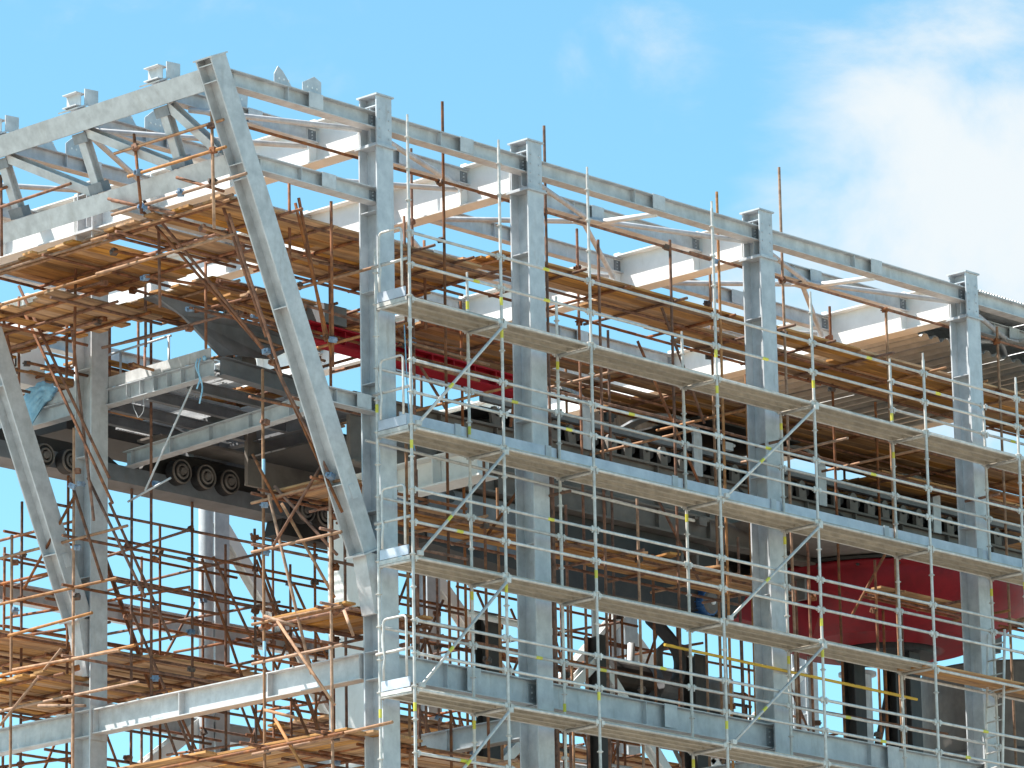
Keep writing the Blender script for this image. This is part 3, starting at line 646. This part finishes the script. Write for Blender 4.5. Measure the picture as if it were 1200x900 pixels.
for k in range(46):
    x = r.uniform(.8, 19); y = r.choice((8.7, 8.85, 10.55, 12.65)); z = r.uniform(-1.2, .8); ln = r.uniform(.9, 2.0)*r.choice((-1, 1, 1))
    tube('diagonal_brace', (x, y-.05, z), (x+ln, y-.05, z-abs(ln)*r.uniform(1.4, 2.4)), RUST, RD)
platform(RD, .4, 7.2, 9.6, 12.4, -1.62, r, .08, step=1.5)
platform(RD, 9.5, 18, 10.4, 12.9, -1.7, r, .15, step=1.6); platform(RD, 3, 9.5, 8.8, 10.6, -4.6, r, .1, step=1.6)

# ------------------------------------------------------------------ travelling machine inside
r = random.Random(71)
MC = thing('travelling_machine', 'large grey travelling conveyor machine with wheel bogies and red turntable inside the frame', 'machine', (15.5, 6.3, -GZ))
# bogie carrier with wheels
bc = bx('bogie_carrier', -.9, 8.1, 8.5, 9.05, .90, 1.18, MGREY, MC)
MB().prism([(2.4, 1.18), (5.2, 1.18), (5.0, 1.62), (2.7, 1.62)], (0, 8.62, 0), (0, 9.0, 0), (1, 0, 0), (0, 0, 1)).build('bogie_plate', MDARK, MC)
MB().prism([(5.6, .62), (8.4, .62), (8.2, 1.3), (5.8, 1.3)], (0, 8.62, 0), (0, 9.0, 0), (1, 0, 0), (0, 0, 1)).build('bogie_plate', MDARK, MC)
MB().prism([(-1.2, 1.18), (2.0, 1.18), (1.5, 1.42), (-.6, 1.42)], (0, 8.62, 0), (0, 9.0, 0), (1, 0, 0), (0, 0, 1)).build('bogie_plate', MDARK, MC)
def wheel(x, z, y=8.5, R=.215):
    w = MB().tube((x, y, z), (x, y-.16, z), R, 28).build('wheel', BLACK, MC)
    q = MB()
    n = 28
    for ra, rb, ya, yb in ((R*.98, R*.86, -.162, -.20), (R*.62, R*.45, -.162, -.215)):
        v0 = []
        for k in range(n):
            t = 2*math.pi*k/n; c, s = math.cos(t), math.sin(t)
            v0 += [Vector((x+ra*c, y+ya, z+ra*s)), Vector((x+(ra*.97)*c, y+yb, z+(ra*.97)*s)), Vector((x+rb*c, y+yb, z+rb*s)), Vector((x+rb*.97*c, y+ya, z+rb*.97*s))]
        q.add(v0, [[4*k+j, 4*((k+1) % n)+j, 4*((k+1) % n)+(j+1) % 4, 4*k+(j+1) % 4] for k in range(n) for j in range(4)])
    q.build('rim', MTAN, w, True)
    h = MB().tube((x, y-.162, z), (x, y-.235, z), R*.36, 16, R*.28).build('hub', MTAN, w)
for x in (3.07, 3.63, 4.17): wheel(x, 1.24)
for x in (5.95, 6.42): wheel(x, 1.03)
for x in (.05, .62): wheel(x, 1.02, 8.5, .2)
# superstructure over the bogies
bx('machine_body', 4.4, 9.5, 9.1, 10.6, 1.78, 2.75, MGREY, MC)
bx('machine_body', 1.2, 4.3, 9.1, 10.2, 1.8, 2.1, MDARK, MC)
bx('equipment_cabinet', 3.6, 4.35, 8.6, 9.05, 1.63, 2.15, MGREY, MC)
bx('walkway_grating', 2.3, 5.6, 8.0, 8.58, 1.66, 1.70, MTAN, MC)
# leg and white cross beam
pa, pb = un(404, 600, 'X', 4.3), un(565, 552, 'X', 4.3); zb_ = (pa.z+pb.z)/2
leg = bx('support_leg', 3.85, 4.65, pa.y-.85, pa.y-.05, -GZ+.02, zb_-.02, WHITE, MC)
cb = hbeam('cross_beam', (4.45, pb.y, zb_+.25), (4.45, pa.y, zb_+.25), (0, 0, 1), .5, .45, WHITE, MC, .02, .03)
for k in range(4): y = pb.y+.05+k*(pa.y-pb.y-.1)/3; bx('stiffener', 4.24, 4.435, y-.01, y+.01, zb_+.035, zb_+.465, WHITE, cb)
# long conveyor girder
gir = MB().box(3.7, 24, 5.0, 5.08, .95, 2.05).build('side_girder', MTAN, MC)
for z in (.93, 2.07): bx('flange', 3.7, 24, 4.9, 5.18, z-.02, z+.02, MTAN, gir)
for k in range(15): bx('stiffener', 4.4+k*1.35, 4.42+k*1.35, 4.91, 4.999, .955, 2.045, MTAN, gir)
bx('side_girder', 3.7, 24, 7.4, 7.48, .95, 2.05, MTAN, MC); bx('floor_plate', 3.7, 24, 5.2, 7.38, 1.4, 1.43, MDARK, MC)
# idler run above: frames and rollers, each idler a part
for k in range(30):
    x = 7.2+k*.47+r.uniform(-.03, .03); w = r.uniform(.085, .115); tl = r.uniform(-.03, .03)
    prf = [(-w, 0), (w, 0), (w+tl, .19), (w*.75+tl, .28), (w*.3+tl, .325), (-w*.3+tl, .325), (-w*.75+tl, .28), (-w+tl, .19)]
    idl = MB().prism(prf, (x, 4.98+r.uniform(-.02, .02), 2.12), (x, 5.06, 2.12), (1, 0, 0), (0, 0, 1)).build('idler_frame', MTAN, MC)
    MB().tube((x+.235, 5.1, 2.3), (x+.235, 6.9, 2.3), .085, 14).build('roller', MDARK, idl)
    MB().tube((x, 4.975, 2.30), (x, 4.93, 2.30), .035, 8).build('spindle', MDARK, idl)
bx('stringer', 6.8, 22, 4.93, 5.03, 2.47, 2.60, MGREY, MC); bx('stringer', 6.8, 22, 6.95, 7.05, 2.47, 2.6, MGREY, MC)
bx('belt', 6.9, 22, 5.1, 6.9, 2.405, 2.43, BLACK, MC)
for x in (9.3, 12.2, 15.6, 18.9):                                            # hooped frames over the belt
    pts = [(x, 4.9, 2.05), (x, 4.9, 2.75)] + [(x, 6-1.1*math.cos(math.pi*t/10), 2.75+.55*math.sin(math.pi*t/10)) for t in range(11)] + [(x, 7.1, 2.75), (x, 7.1, 2.05)]
    q = MB()
    for p, n in zip(pts[:-1], pts[1:]):
        p, n = Vector(p), Vector(n); d = (n-p); c = (p+n)/2; q.obox(c, (.11, 0, 0), d*.52, Vector((1, 0, 0)).cross(d.normalized())*.02)
    q.build('belt_hood_frame', GALVD, MC)
bx('belt_cover', 12.6, 15.4, 5.2, 6.8, 3.22, 3.25, MDARK, MC)
for k in range(10):                                                          # valves, brackets and pipework along the girder
    x = 6.5+k*1.1+r.uniform(-.2, .2); y = 4.86; z = r.choice((1.2, 1.75, 2.0, 2.68))
    q = MB().box(x-.1, x+.1, y-.06, y+.03, z-.07, z+.07); q.tube((x-.18, y, z+.05), (x+.2, y, z+.05), .03, 8); q.build('valve', r.choice((MDARK, MTAN, GALVD)), MC)
for z, y in ((1.55, 4.88), (1.3, 4.87)): tube('pipe', (4.2, y, z), (22, y, z), MTAN, MC, .03)
# red boom on top
rb = hbeam('red_boom', (1.6, 3.95, 2.52), (6.6, 3.95, 2.46), (0, 0, 1), .30, .34, RED, MC, .03, .03)
for k in range(9): bx('rib', 1.9+k*.5, 1.92+k*.5, 3.79, 3.93, 2.36, 2.62, RED, rb)
for k in range(16): MB().tube((2.0+k*.28, 3.93, 2.53), (2.0+k*.28, 3.915, 2.53), .02, 6).build('bolt', GALVD, rb)
bx('boom_head', 1.9, 2.4, 3.75, 4.2, 2.69, 3.0, MGREY, MC)
# slanted hull under the girder
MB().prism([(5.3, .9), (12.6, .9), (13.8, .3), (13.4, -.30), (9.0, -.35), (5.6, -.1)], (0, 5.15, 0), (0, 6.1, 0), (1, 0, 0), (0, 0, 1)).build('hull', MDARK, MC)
hpz = bx('hull_plate', 5.6, 8.2, 5.09, 5.13, -.05, .85, MGREY, MC)
MB().tube((6.12, 5.085, .74), (6.12, 5.07, .74), .11, 16).build('manhole', BLACK, hpz)
MB().prism([(13.0, 1.3), (24, 1.3), (23, 1.03), (14.4, 1.03)], (0, 3.7, 0), (0, 4.89, 0), (1, 0, 0), (0, 0, 1)).build('hull', MTAN, MC)
# red turntable: stepped conical ring
def lathe(name, prof, c, m, parent, n=64):
    v = []; f = []
    for (R, z) in prof: v += [Vector((c[0]+R*math.cos(2*math.pi*k/n), c[1]+R*math.sin(2*math.pi*k/n), c[2]+z)) for k in range(n)]
    for j in range(len(prof)-1):
        for k in range(n): f.append([j*n+k, j*n+(k+1) % n, (j+1)*n+(k+1) % n, (j+1)*n+k])
    f.append(list(range(n-1, -1, -1))); f.append([(len(prof)-1)*n+k for k in range(n)])
    return mesh_obj(name, v, f, m, parent)
TC = (18.1, 5.6, .2)
tt = lathe('turntable', [(.96, -.36), (1.02, -.42), (1.12, -.43), (1.62, -.33), (1.68, -.34), (1.74, -.30), (2.20, -.08), (2.48, .08), (2.64, .24), (2.73, .42), (2.76, .58), (2.74, .66), (2.84, .68), (2.84, .74), (2.5, .745)], TC, RED_SHADE, MC)
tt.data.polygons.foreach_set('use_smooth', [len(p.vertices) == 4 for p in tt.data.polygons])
lathe('bearing_ring', [(.7, -.52), (.92, -.51), (.92, -.38), (.7, -.37)], TC, BLACK, tt)
lathe('top_ring', [(2.3, .75), (2.88, .752), (2.88, .80), (2.3, .805)], TC, MDARK, tt)
pc = un(1178, 820, 'Y', 7.2)
ped = lathe('pedestal', [(1.7, -GZ+.02), (1.7, -1.4), (1.62, -1.35), (1.62, .3), (1.6, .34)], (pc.x, 7.2, 0), MTAN, MC)
for a in (.4, 2.5, 4.6): hbeam('turntable_leg', (TC[0]+.6*math.cos(a), TC[1]+.6*math.sin(a), -.33), (TC[0]+.6*math.cos(a), TC[1]+.6*math.sin(a), -GZ+.02), (0, 1, 0), .3, .3, MDARK, MC)
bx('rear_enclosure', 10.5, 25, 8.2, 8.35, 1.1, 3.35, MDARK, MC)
for k in range(24):
    t = 2*math.pi*k/24; MB().tube((TC[0]+2.79*math.cos(t), TC[1]+2.79*math.sin(t), TC[2]+.68), (TC[0]+2.79*math.cos(t), TC[1]+2.79*math.sin(t), TC[2]+.64), .035, 6).build('bolt', MDARK, tt)
# blue drive motor with fins
q = MB(); mx_, my_, mz_ = 12.56, 5.0, -.16
q.tube((mx_, my_, mz_), (mx_, my_+.6, mz_), .22, 20)
for k in range(14):
    t = 2*math.pi*k/14; c, s = math.cos(t), math.sin(t); q.obox((mx_+.235*c, my_+.3, mz_+.235*s), (.03*c, 0, .03*s), (0, .24, 0), (-.006*s, 0, .006*c))
mo = q.build('drive_motor', BLUE, MC)
MB().tube((mx_, my_-.05, mz_), (mx_, my_, mz_), .17, 18, .2).build('fan_cover', MTAN, mo); MB().tube((mx_, my_-.08, mz_), (mx_, my_-.05, mz_), .05, 10).build('fan_hub', WHITE, mo)
bx('motor_mount', mx_-.3, mx_+.9, my_+.1, my_+.4, -.46, -.40, MDARK, MC)
MB().prism([(13.1, -.22), (15.6, -.36), (15.9, .32), (13.5, .15)], (0, 5.25, 0), (0, 5.5, 0), (1, 0, 0), (0, 0, 1)).build('gearbox_guard', RED_SHADE, MC)
# black curved hose and stair-like items below
MB().path([un(762+20*math.sin(t*.26)+t*2.2, 725+t*7, 'Y', 7) for t in range(12)], .12, 10).build('ducting', BLACK, MC, True)
for x in (11.3, 14.2):                                                       # small bracket pedestals
    q = MB().box(x, x+.06, 4.55, 4.95, .12, .5); q.box(x+.4, x+.46, 4.55, 4.95, .12, .5); q.box(x-.03, x+.5, 4.5, 4.98, .501, .56); q.build('bracket', MTAN, MC)
for X in (9.2, 12.0, 14.6):                                                  # trestle legs under hull
    hbeam('trestle_leg', (X, 7.2, -.5), (X, 7.2, -GZ+.02), (0, 1, 0), .32, .3, MDARK, MC)
hbeam('trestle_brace', (9.2, 7.2, -3.3), (12.0, 7.2, -.9), (0, 1, 0), .2, .18, WHITE, MC); hbeam('trestle_brace', (14.6, 7.2, -3.6), (12.0, 7.2, -.9), (0, 1, 0), .2, .18, WHITE, MC)
# feed hood: bent plate with a pointed lip
hp = [un(*p, 'Y', 5.2) for p in ((183, 347), (205, 356), (235, 368), (268, 378), (305, 386), (335, 397), (336, 412), (318, 421), (296, 421), (262, 419), (247, 421), (228, 398), (208, 372))]
v = []; n = len(hp)
for k, (dy, dz) in enumerate(((0, 0), (.05, .0))):
    for p in hp: v.append(p+Vector((0, dy-.25*math.sin(max(0, min(1, (p.x-hp[0].x)/2.6))*math.pi), dz)))
f = [list(range(n)), list(range(2*n-1, n-1, -1))] + [[i, (i+1) % n, n+(i+1) % n, n+i] for i in range(n)]
hood = mesh_obj('feed_hood', v, f, MGREY, MC)
top = hp[:6]; v = [p+Vector((0, -.25*math.sin(max(0, min(1, (p.x-hp[0].x)/2.6))*math.pi), 0)) for p in top]; v = v+[p+Vector((.05, .35, .03)) for p in top]
v = v+[p+Vector((0, 0, .03)) for p in v]; k6 = 6; f = []
for i in range(5): f += [[i, i+1, 6+i+1, 6+i], [12+i, 12+6+i, 12+6+i+1, 12+i+1]]
f += [[0, 6, 18, 12], [5, 17, 23, 11]] + [[i, 12+i, 12+i+1, i+1] for i in range(5)] + [[6+i, 6+i+1, 18+i+1, 18+i] for i in range(5)]
mesh_obj('hood_top', v, f, MGREY, hood)
q = MB(); c0 = un(292, 426, 'Y', 5.3); q.tube(c0, c0+Vector((0, .5, 0)), .17, 20); q.build('hood_roller', MTAN, hood)

# ------------------------------------------------------------------ walkway platform at the gable
PF = thing('access_platform', 'grey steel walkway platform with grating panels beside the gable column', 'platform', (1.6, 6.5, -GZ))
def pbeam(name, p0, p1, h, b, m): return hbeam(name, p0, p1, (0, 0, 1), h, b, m, PF, .01, .014)
b1 = pbeam('edge_beam', (.62, 4.95, 1.92), (.62, 10.6, 1.86), .27, .2, GALVD)
for k in range(6): bx('stiffener', .525, .612, 5.3+k*.32, 5.31+k*.32, 1.80, 2.02, GALVD, b1)
MB().obox((.60, 7.0, 2.16), (.006, 0, 0), (0, 2.0, -.022), (0, 0, .09)).build('kick_plate', GALV, PF)
pbeam('edge_beam', (.75, 4.95, 1.98), (3.9, 4.95, 1.86), .30, .2, MGREY)
pbeam('edge_beam', (3.9, 5.0, 1.84), (3.9, 8.4, 1.84), .26, .16, MGREY)
b3 = pbeam('lower_beam', (2.05, 8.55, 1.30), (2.05, 3.9, 1.47), .27, .2, GALVD)
for k in range(5): 
    p = Vector((2.05, 8.55, 1.30)).lerp(Vector((2.05, 3.9, 1.47)), .04+k*.2); MB().obox(p, (.09, 0, 0), (0, .006, 0), (0, 0, .115)).build('stiffener', GALVD, b3)
for y in (5.7, 6.6, 7.5, 8.2): pbeam('joist', (.73, y, 1.82), (3.8, y, 1.80), .18, .1, MGREY)
for i, (xa, xb, ya, yb) in enumerate(((.8, 1.75, 5.1, 6.5), (2.8, 3.75, 5.6, 7.1), (.8, 1.75, 6.6, 8.1), (1.8, 2.75, 6.6, 8.1), (2.2, 3.0, 8.1, 9.0))):
    q = MB(); zz = 1.97
    q.box(xa, xb, ya, ya+.012, zz-.04, zz); q.box(xa, xb, yb-.012, yb, zz-.04, zz)
    nb = 14
    for k in range(nb+1): x = xa+(xb-xa-.006)*k/nb; q.box(x, x+.006, ya+.013, yb-.013, zz-.035, zz-.001)
    for k in range(1, 6): y = ya+(yb-ya)*k/6; q.box(xa, xb, y-.003, y+.003, zz-.012, zz-.004)
    q.build('grating_panel', GALVD, PF)
for a, b in (((150, 588), (200, 560)), ((170, 575), (235, 430)), ((30, 555), (82, 535))): tube('stay_rod', un(*a, 'X', .7), un(*b, 'X', .75), GALVD, PF, .018)
tube('handrail', (.85, 6.2, 2.75), (.85, 8.6, 2.7), GALVD, PF, .02)
for y in (6.25, 7.4, 8.5): tube('handrail_post', (.85, y, 1.9), (.85, y, 2.74), GALVD, PF, .02)

# ------------------------------------------------------------------ loose small things
c0 = un(47, 462, 'X', .56)                                                   # cloth bundle on the platform edge beam
bm = bmesh.new(); bmesh.ops.create_icosphere(bm, subdivisions=4, radius=1); rr_ = random.Random(3)
from mathutils import noise
vs = []
for v in bm.verts:
    p = v.co.copy(); k = 1+.35*noise.noise(p*2.3)+.16*noise.noise(p*6.1); q = Vector((p.x*.14, p.y*.36, p.z*.17))*k
    if p.z < -.2 and p.x < .1 and abs(p.y-.1) < .45: q.z -= .38*(-p.z); q.y = .05+(q.y)*.5; q.x = -.17+q.x*.2
    vs.append(q+c0)
fs = [[w.index for w in f.verts] for f in bm.faces]; bm.free()
tag(mesh_obj('cloth_bundle', vs, fs, CLOTH, None, True), 'crumpled pale blue cloth bundle hanging over the walkway edge beam', 'cloth')
s0 = un(236, 424, 'X', .5)
q = MB()
for dy, ln in ((0, .75), (.06, .5)):
    pr = [(s0.x-.02-.02*math.sin(k), s0.y+dy+.03*math.sin(k*.8), s0.z+.06-ln*k/8) for k in range(9)]; q.path(pr, .014, 6)
q.tube((s0.x-.03, s0.y-.1, s0.z+.05), (s0.x+.2, s0.y+.12, s0.z+.05), .03, 8)
tag(q.build('lifting_sling', CLOTH, None, True), 'pale blue lifting sling tied at the walkway platform corner', 'sling')
q = MB(); k0 = un(164, 468, 'X', .62)
q.path([(.6, k0.y+.13*math.cos(math.pi*t/15)+.02*math.sin(t), 1.80-.36*math.sin(math.pi*t/15)) for t in range(16)], .006, 6)
tag(q.build('cable_loop', GALVD, None, True), 'thin loop of cable hanging below the walkway edge beam', 'cable')
LD = thing('ladder', 'aluminium ladder leaning between the lower decks beside the fourth front column', 'ladder', (14.5, .35, -4.0))
for dx in (0, .42): tube('stile', (14.35+dx*.2, .18+dx, -3.99), (14.62+dx*.2, .18+dx, -1.1), TUBE, LD, .024)
for k in range(10): z = -3.75+k*.27; x = 14.35+.27*(z+3.99)/2.89; tube('rung', (x, .19, z), (x+.08, .59, z), TUBE, LD, .014)
RP = thing('pipe_column', 'plain round grey pipe column standing under the red turntable edge', 'column', (19.75, 7.6, -GZ))
tube('shaft', (19.75, 7.6, -GZ+.04), (19.75, 7.6, -.1), GALVD, RP, .27); bx('base_plate', 19.35, 20.15, 7.2, 8.0, -GZ+.013, -GZ+.04, GALVD, RP); MB().tube((19.75, 7.6, -.14), (19.75, 7.6, -.08), .36, 24).build('cap_plate', GALVD, RP)
PP = thing('downpipe', 'round grey pipe standing next to the far row column below the bogies', 'pipe', (9.1, 14.15, -GZ))
tube('pipe', (9.1, 14.15, -GZ+.02), (9.1, 14.15, 2.6), GALVD, PP, .14)
for z in (-3, -1, 1): MB().tube((9.1, 14.15, z-.03), (9.1, 14.15, z+.03), .155, 16).build('bracket', GALVD, PP)
YM = thing('mast_section', 'yellow mast section with pale rungs standing below the turntable', 'mast', (22.2, 10.2, -GZ))
yc = un(1052, 815, 'Y', 10.2)
for dx in (-.22, .22): tube('upright', (yc.x+dx, 10.2, -GZ+.02), (yc.x+dx, 10.2, yc.z+.35), YELW, YM, .07)
for k in range(9): bx('rung', yc.x-.3, yc.x+.3, 10.1, 10.14, yc.z-2.2+k*.3, yc.z-2.13+k*.3, WHITE, YM)

r = random.Random(91)
def hose(name, pts, rad, m, label, cat):
    P = [Vector(p) for p in pts]; out = []
    for a, b in zip(P[:-1], P[1:]):
        for t in range(10): f = t/10; q = a.lerp(b, f); q.z -= .22*(b-a).length*f*(1-f)*1.6; out.append(q)
    return tag(MB().path(out+[P[-1]], rad, 7).build(name, m, None, True), label, cat)
hose('hose', [(6.9, 4.80, 1.9), (8.2, 4.8, 1.75), (9.4, 4.8, 1.95), (10.9, 4.8, 1.7), (12.0, 4.8, 1.9)], .028, BLACK, 'black hose looped along the grey conveyor side girder', 'hose')
hose('hose', [(13.0, 4.7, 1.95), (14.2, 4.7, 1.6), (15.8, 4.7, 1.9), (17.5, 4.7, 1.7)], .024, BLACK, 'black hose sagging above the red turntable rim', 'hose')
hose('cable', [(2.6, 8.05, 1.9), (3.4, 8.0, 1.85), (4.3, 8.0, 1.9), (5.4, 8.0, 1.8)], .016, GALVD, 'grey cable drooping over the three bogie wheels', 'cable')
hose('rope', [(.9, 1.0, 1.9), (.92, .95, .6), (1.0, .9, -.1)], .01, CLOTH, 'thin pale blue rope hanging beside the first front column', 'rope')
wc = un(10, 428, 'X', .6)
CB = thing('control_cabinet', 'small white control cabinet on the walkway platform beyond the gable column', 'cabinet', (.9, wc.y, wc.z-.35))
bx('cabinet_body', .62, 1.15, wc.y-.28, wc.y+.28, wc.z-.35, wc.z+.35, WHITE, CB); bx('door', .602, .618, wc.y-.24, wc.y+.24, wc.z-.30, wc.z+.30, WHITE, CB); bx('handle', .585, .601, wc.y-.2, wc.y-.17, wc.z-.06, wc.z+.08, MDARK, CB)

# ------------------------------------------------------------------ pump skid and loose struts on a low deck behind the wall rail
r = random.Random(131)
SKZ = -1.38
platform(RD, 12.2, 18.6, 7.55, 9.3, SKZ-.06, r, .05, step=1.4)
for x in (12.4, 14.6, 16.6, 18.4):
    for y in (7.6, 9.25): std(RD, x, y, SKZ+r.uniform(.1, 1.2), r, m=RUST)
PS = thing('pump_skid', 'dark pump skid with motor and vessel on a board deck behind the wall rail', 'pump', (14.6, 8.3, SKZ))
for y in (7.85, 8.75): bx('skid_rail', 13.0, 16.6, y-.06, y+.06, SKZ+.001, SKZ+.16, MDARK, PS)
for x in (13.2, 14.7, 16.3): bx('skid_cross_member', x-.05, x+.05, 7.92, 8.68, SKZ+.02, SKZ+.14, MDARK, PS)
MB().tube((13.3, 8.2, SKZ+.5), (14.3, 8.2, SKZ+.5), .3, 20).build('motor', MDARK, PS); MB().tube((14.3, 8.2, SKZ+.5), (14.55, 8.2, SKZ+.5), .12, 14).build('shaft', MTAN, PS)
MB().tube((14.55, 8.2, SKZ+.48), (15.0, 8.2, SKZ+.48), .34, 20).build('pump_casing', MGREY, PS); MB().tube((15.7, 8.35, SKZ+.16), (15.7, 8.35, SKZ+.85), .34, 20).build('vessel', MDARK, PS)
MB().path([(14.8, 8.2, SKZ+.8), (14.8, 8.2, SKZ+1.15), (15.0, 8.2, SKZ+1.3), (15.6, 8.25, SKZ+1.3), (15.7, 8.35, SKZ+1.15), (15.7, 8.35, SKZ+.84)], .07, 10).build('pipe', MTAN, PS, True)
bx('control_box', 16.15, 16.5, 7.9, 8.3, SKZ+.17, SKZ+.8, GALVD, PS)
for k in range(26):                                                          # pipe runs, hangers and pale struts of the machine undercarriage
    x = r.uniform(8.0, 21); y = r.uniform(6.6, 9.6); z = r.uniform(-3.0, -.6); m = r.choice((GALVD, MTAN, MDARK, WHITE, MDARK, GALV)); q = r.random()
    if q < .35: tube('pipe', (x, y, z), (x+r.uniform(1.2, 3.2), y+r.uniform(-.2, .2), z+r.uniform(-.1, .1)), m, MC, r.choice((.03, .045, .06)))
    elif q < .7: tube('strut', (x, y, z-.9), (x+r.uniform(-1.3, 1.3), y, z+r.uniform(.5, 1.1)), m, MC, r.choice((.04, .055, .07)))
    else: tube('hanger', (x, y, z-1.2), (x, y, r.uniform(-.3, .5)), m, MC, r.choice((.03, .05)))
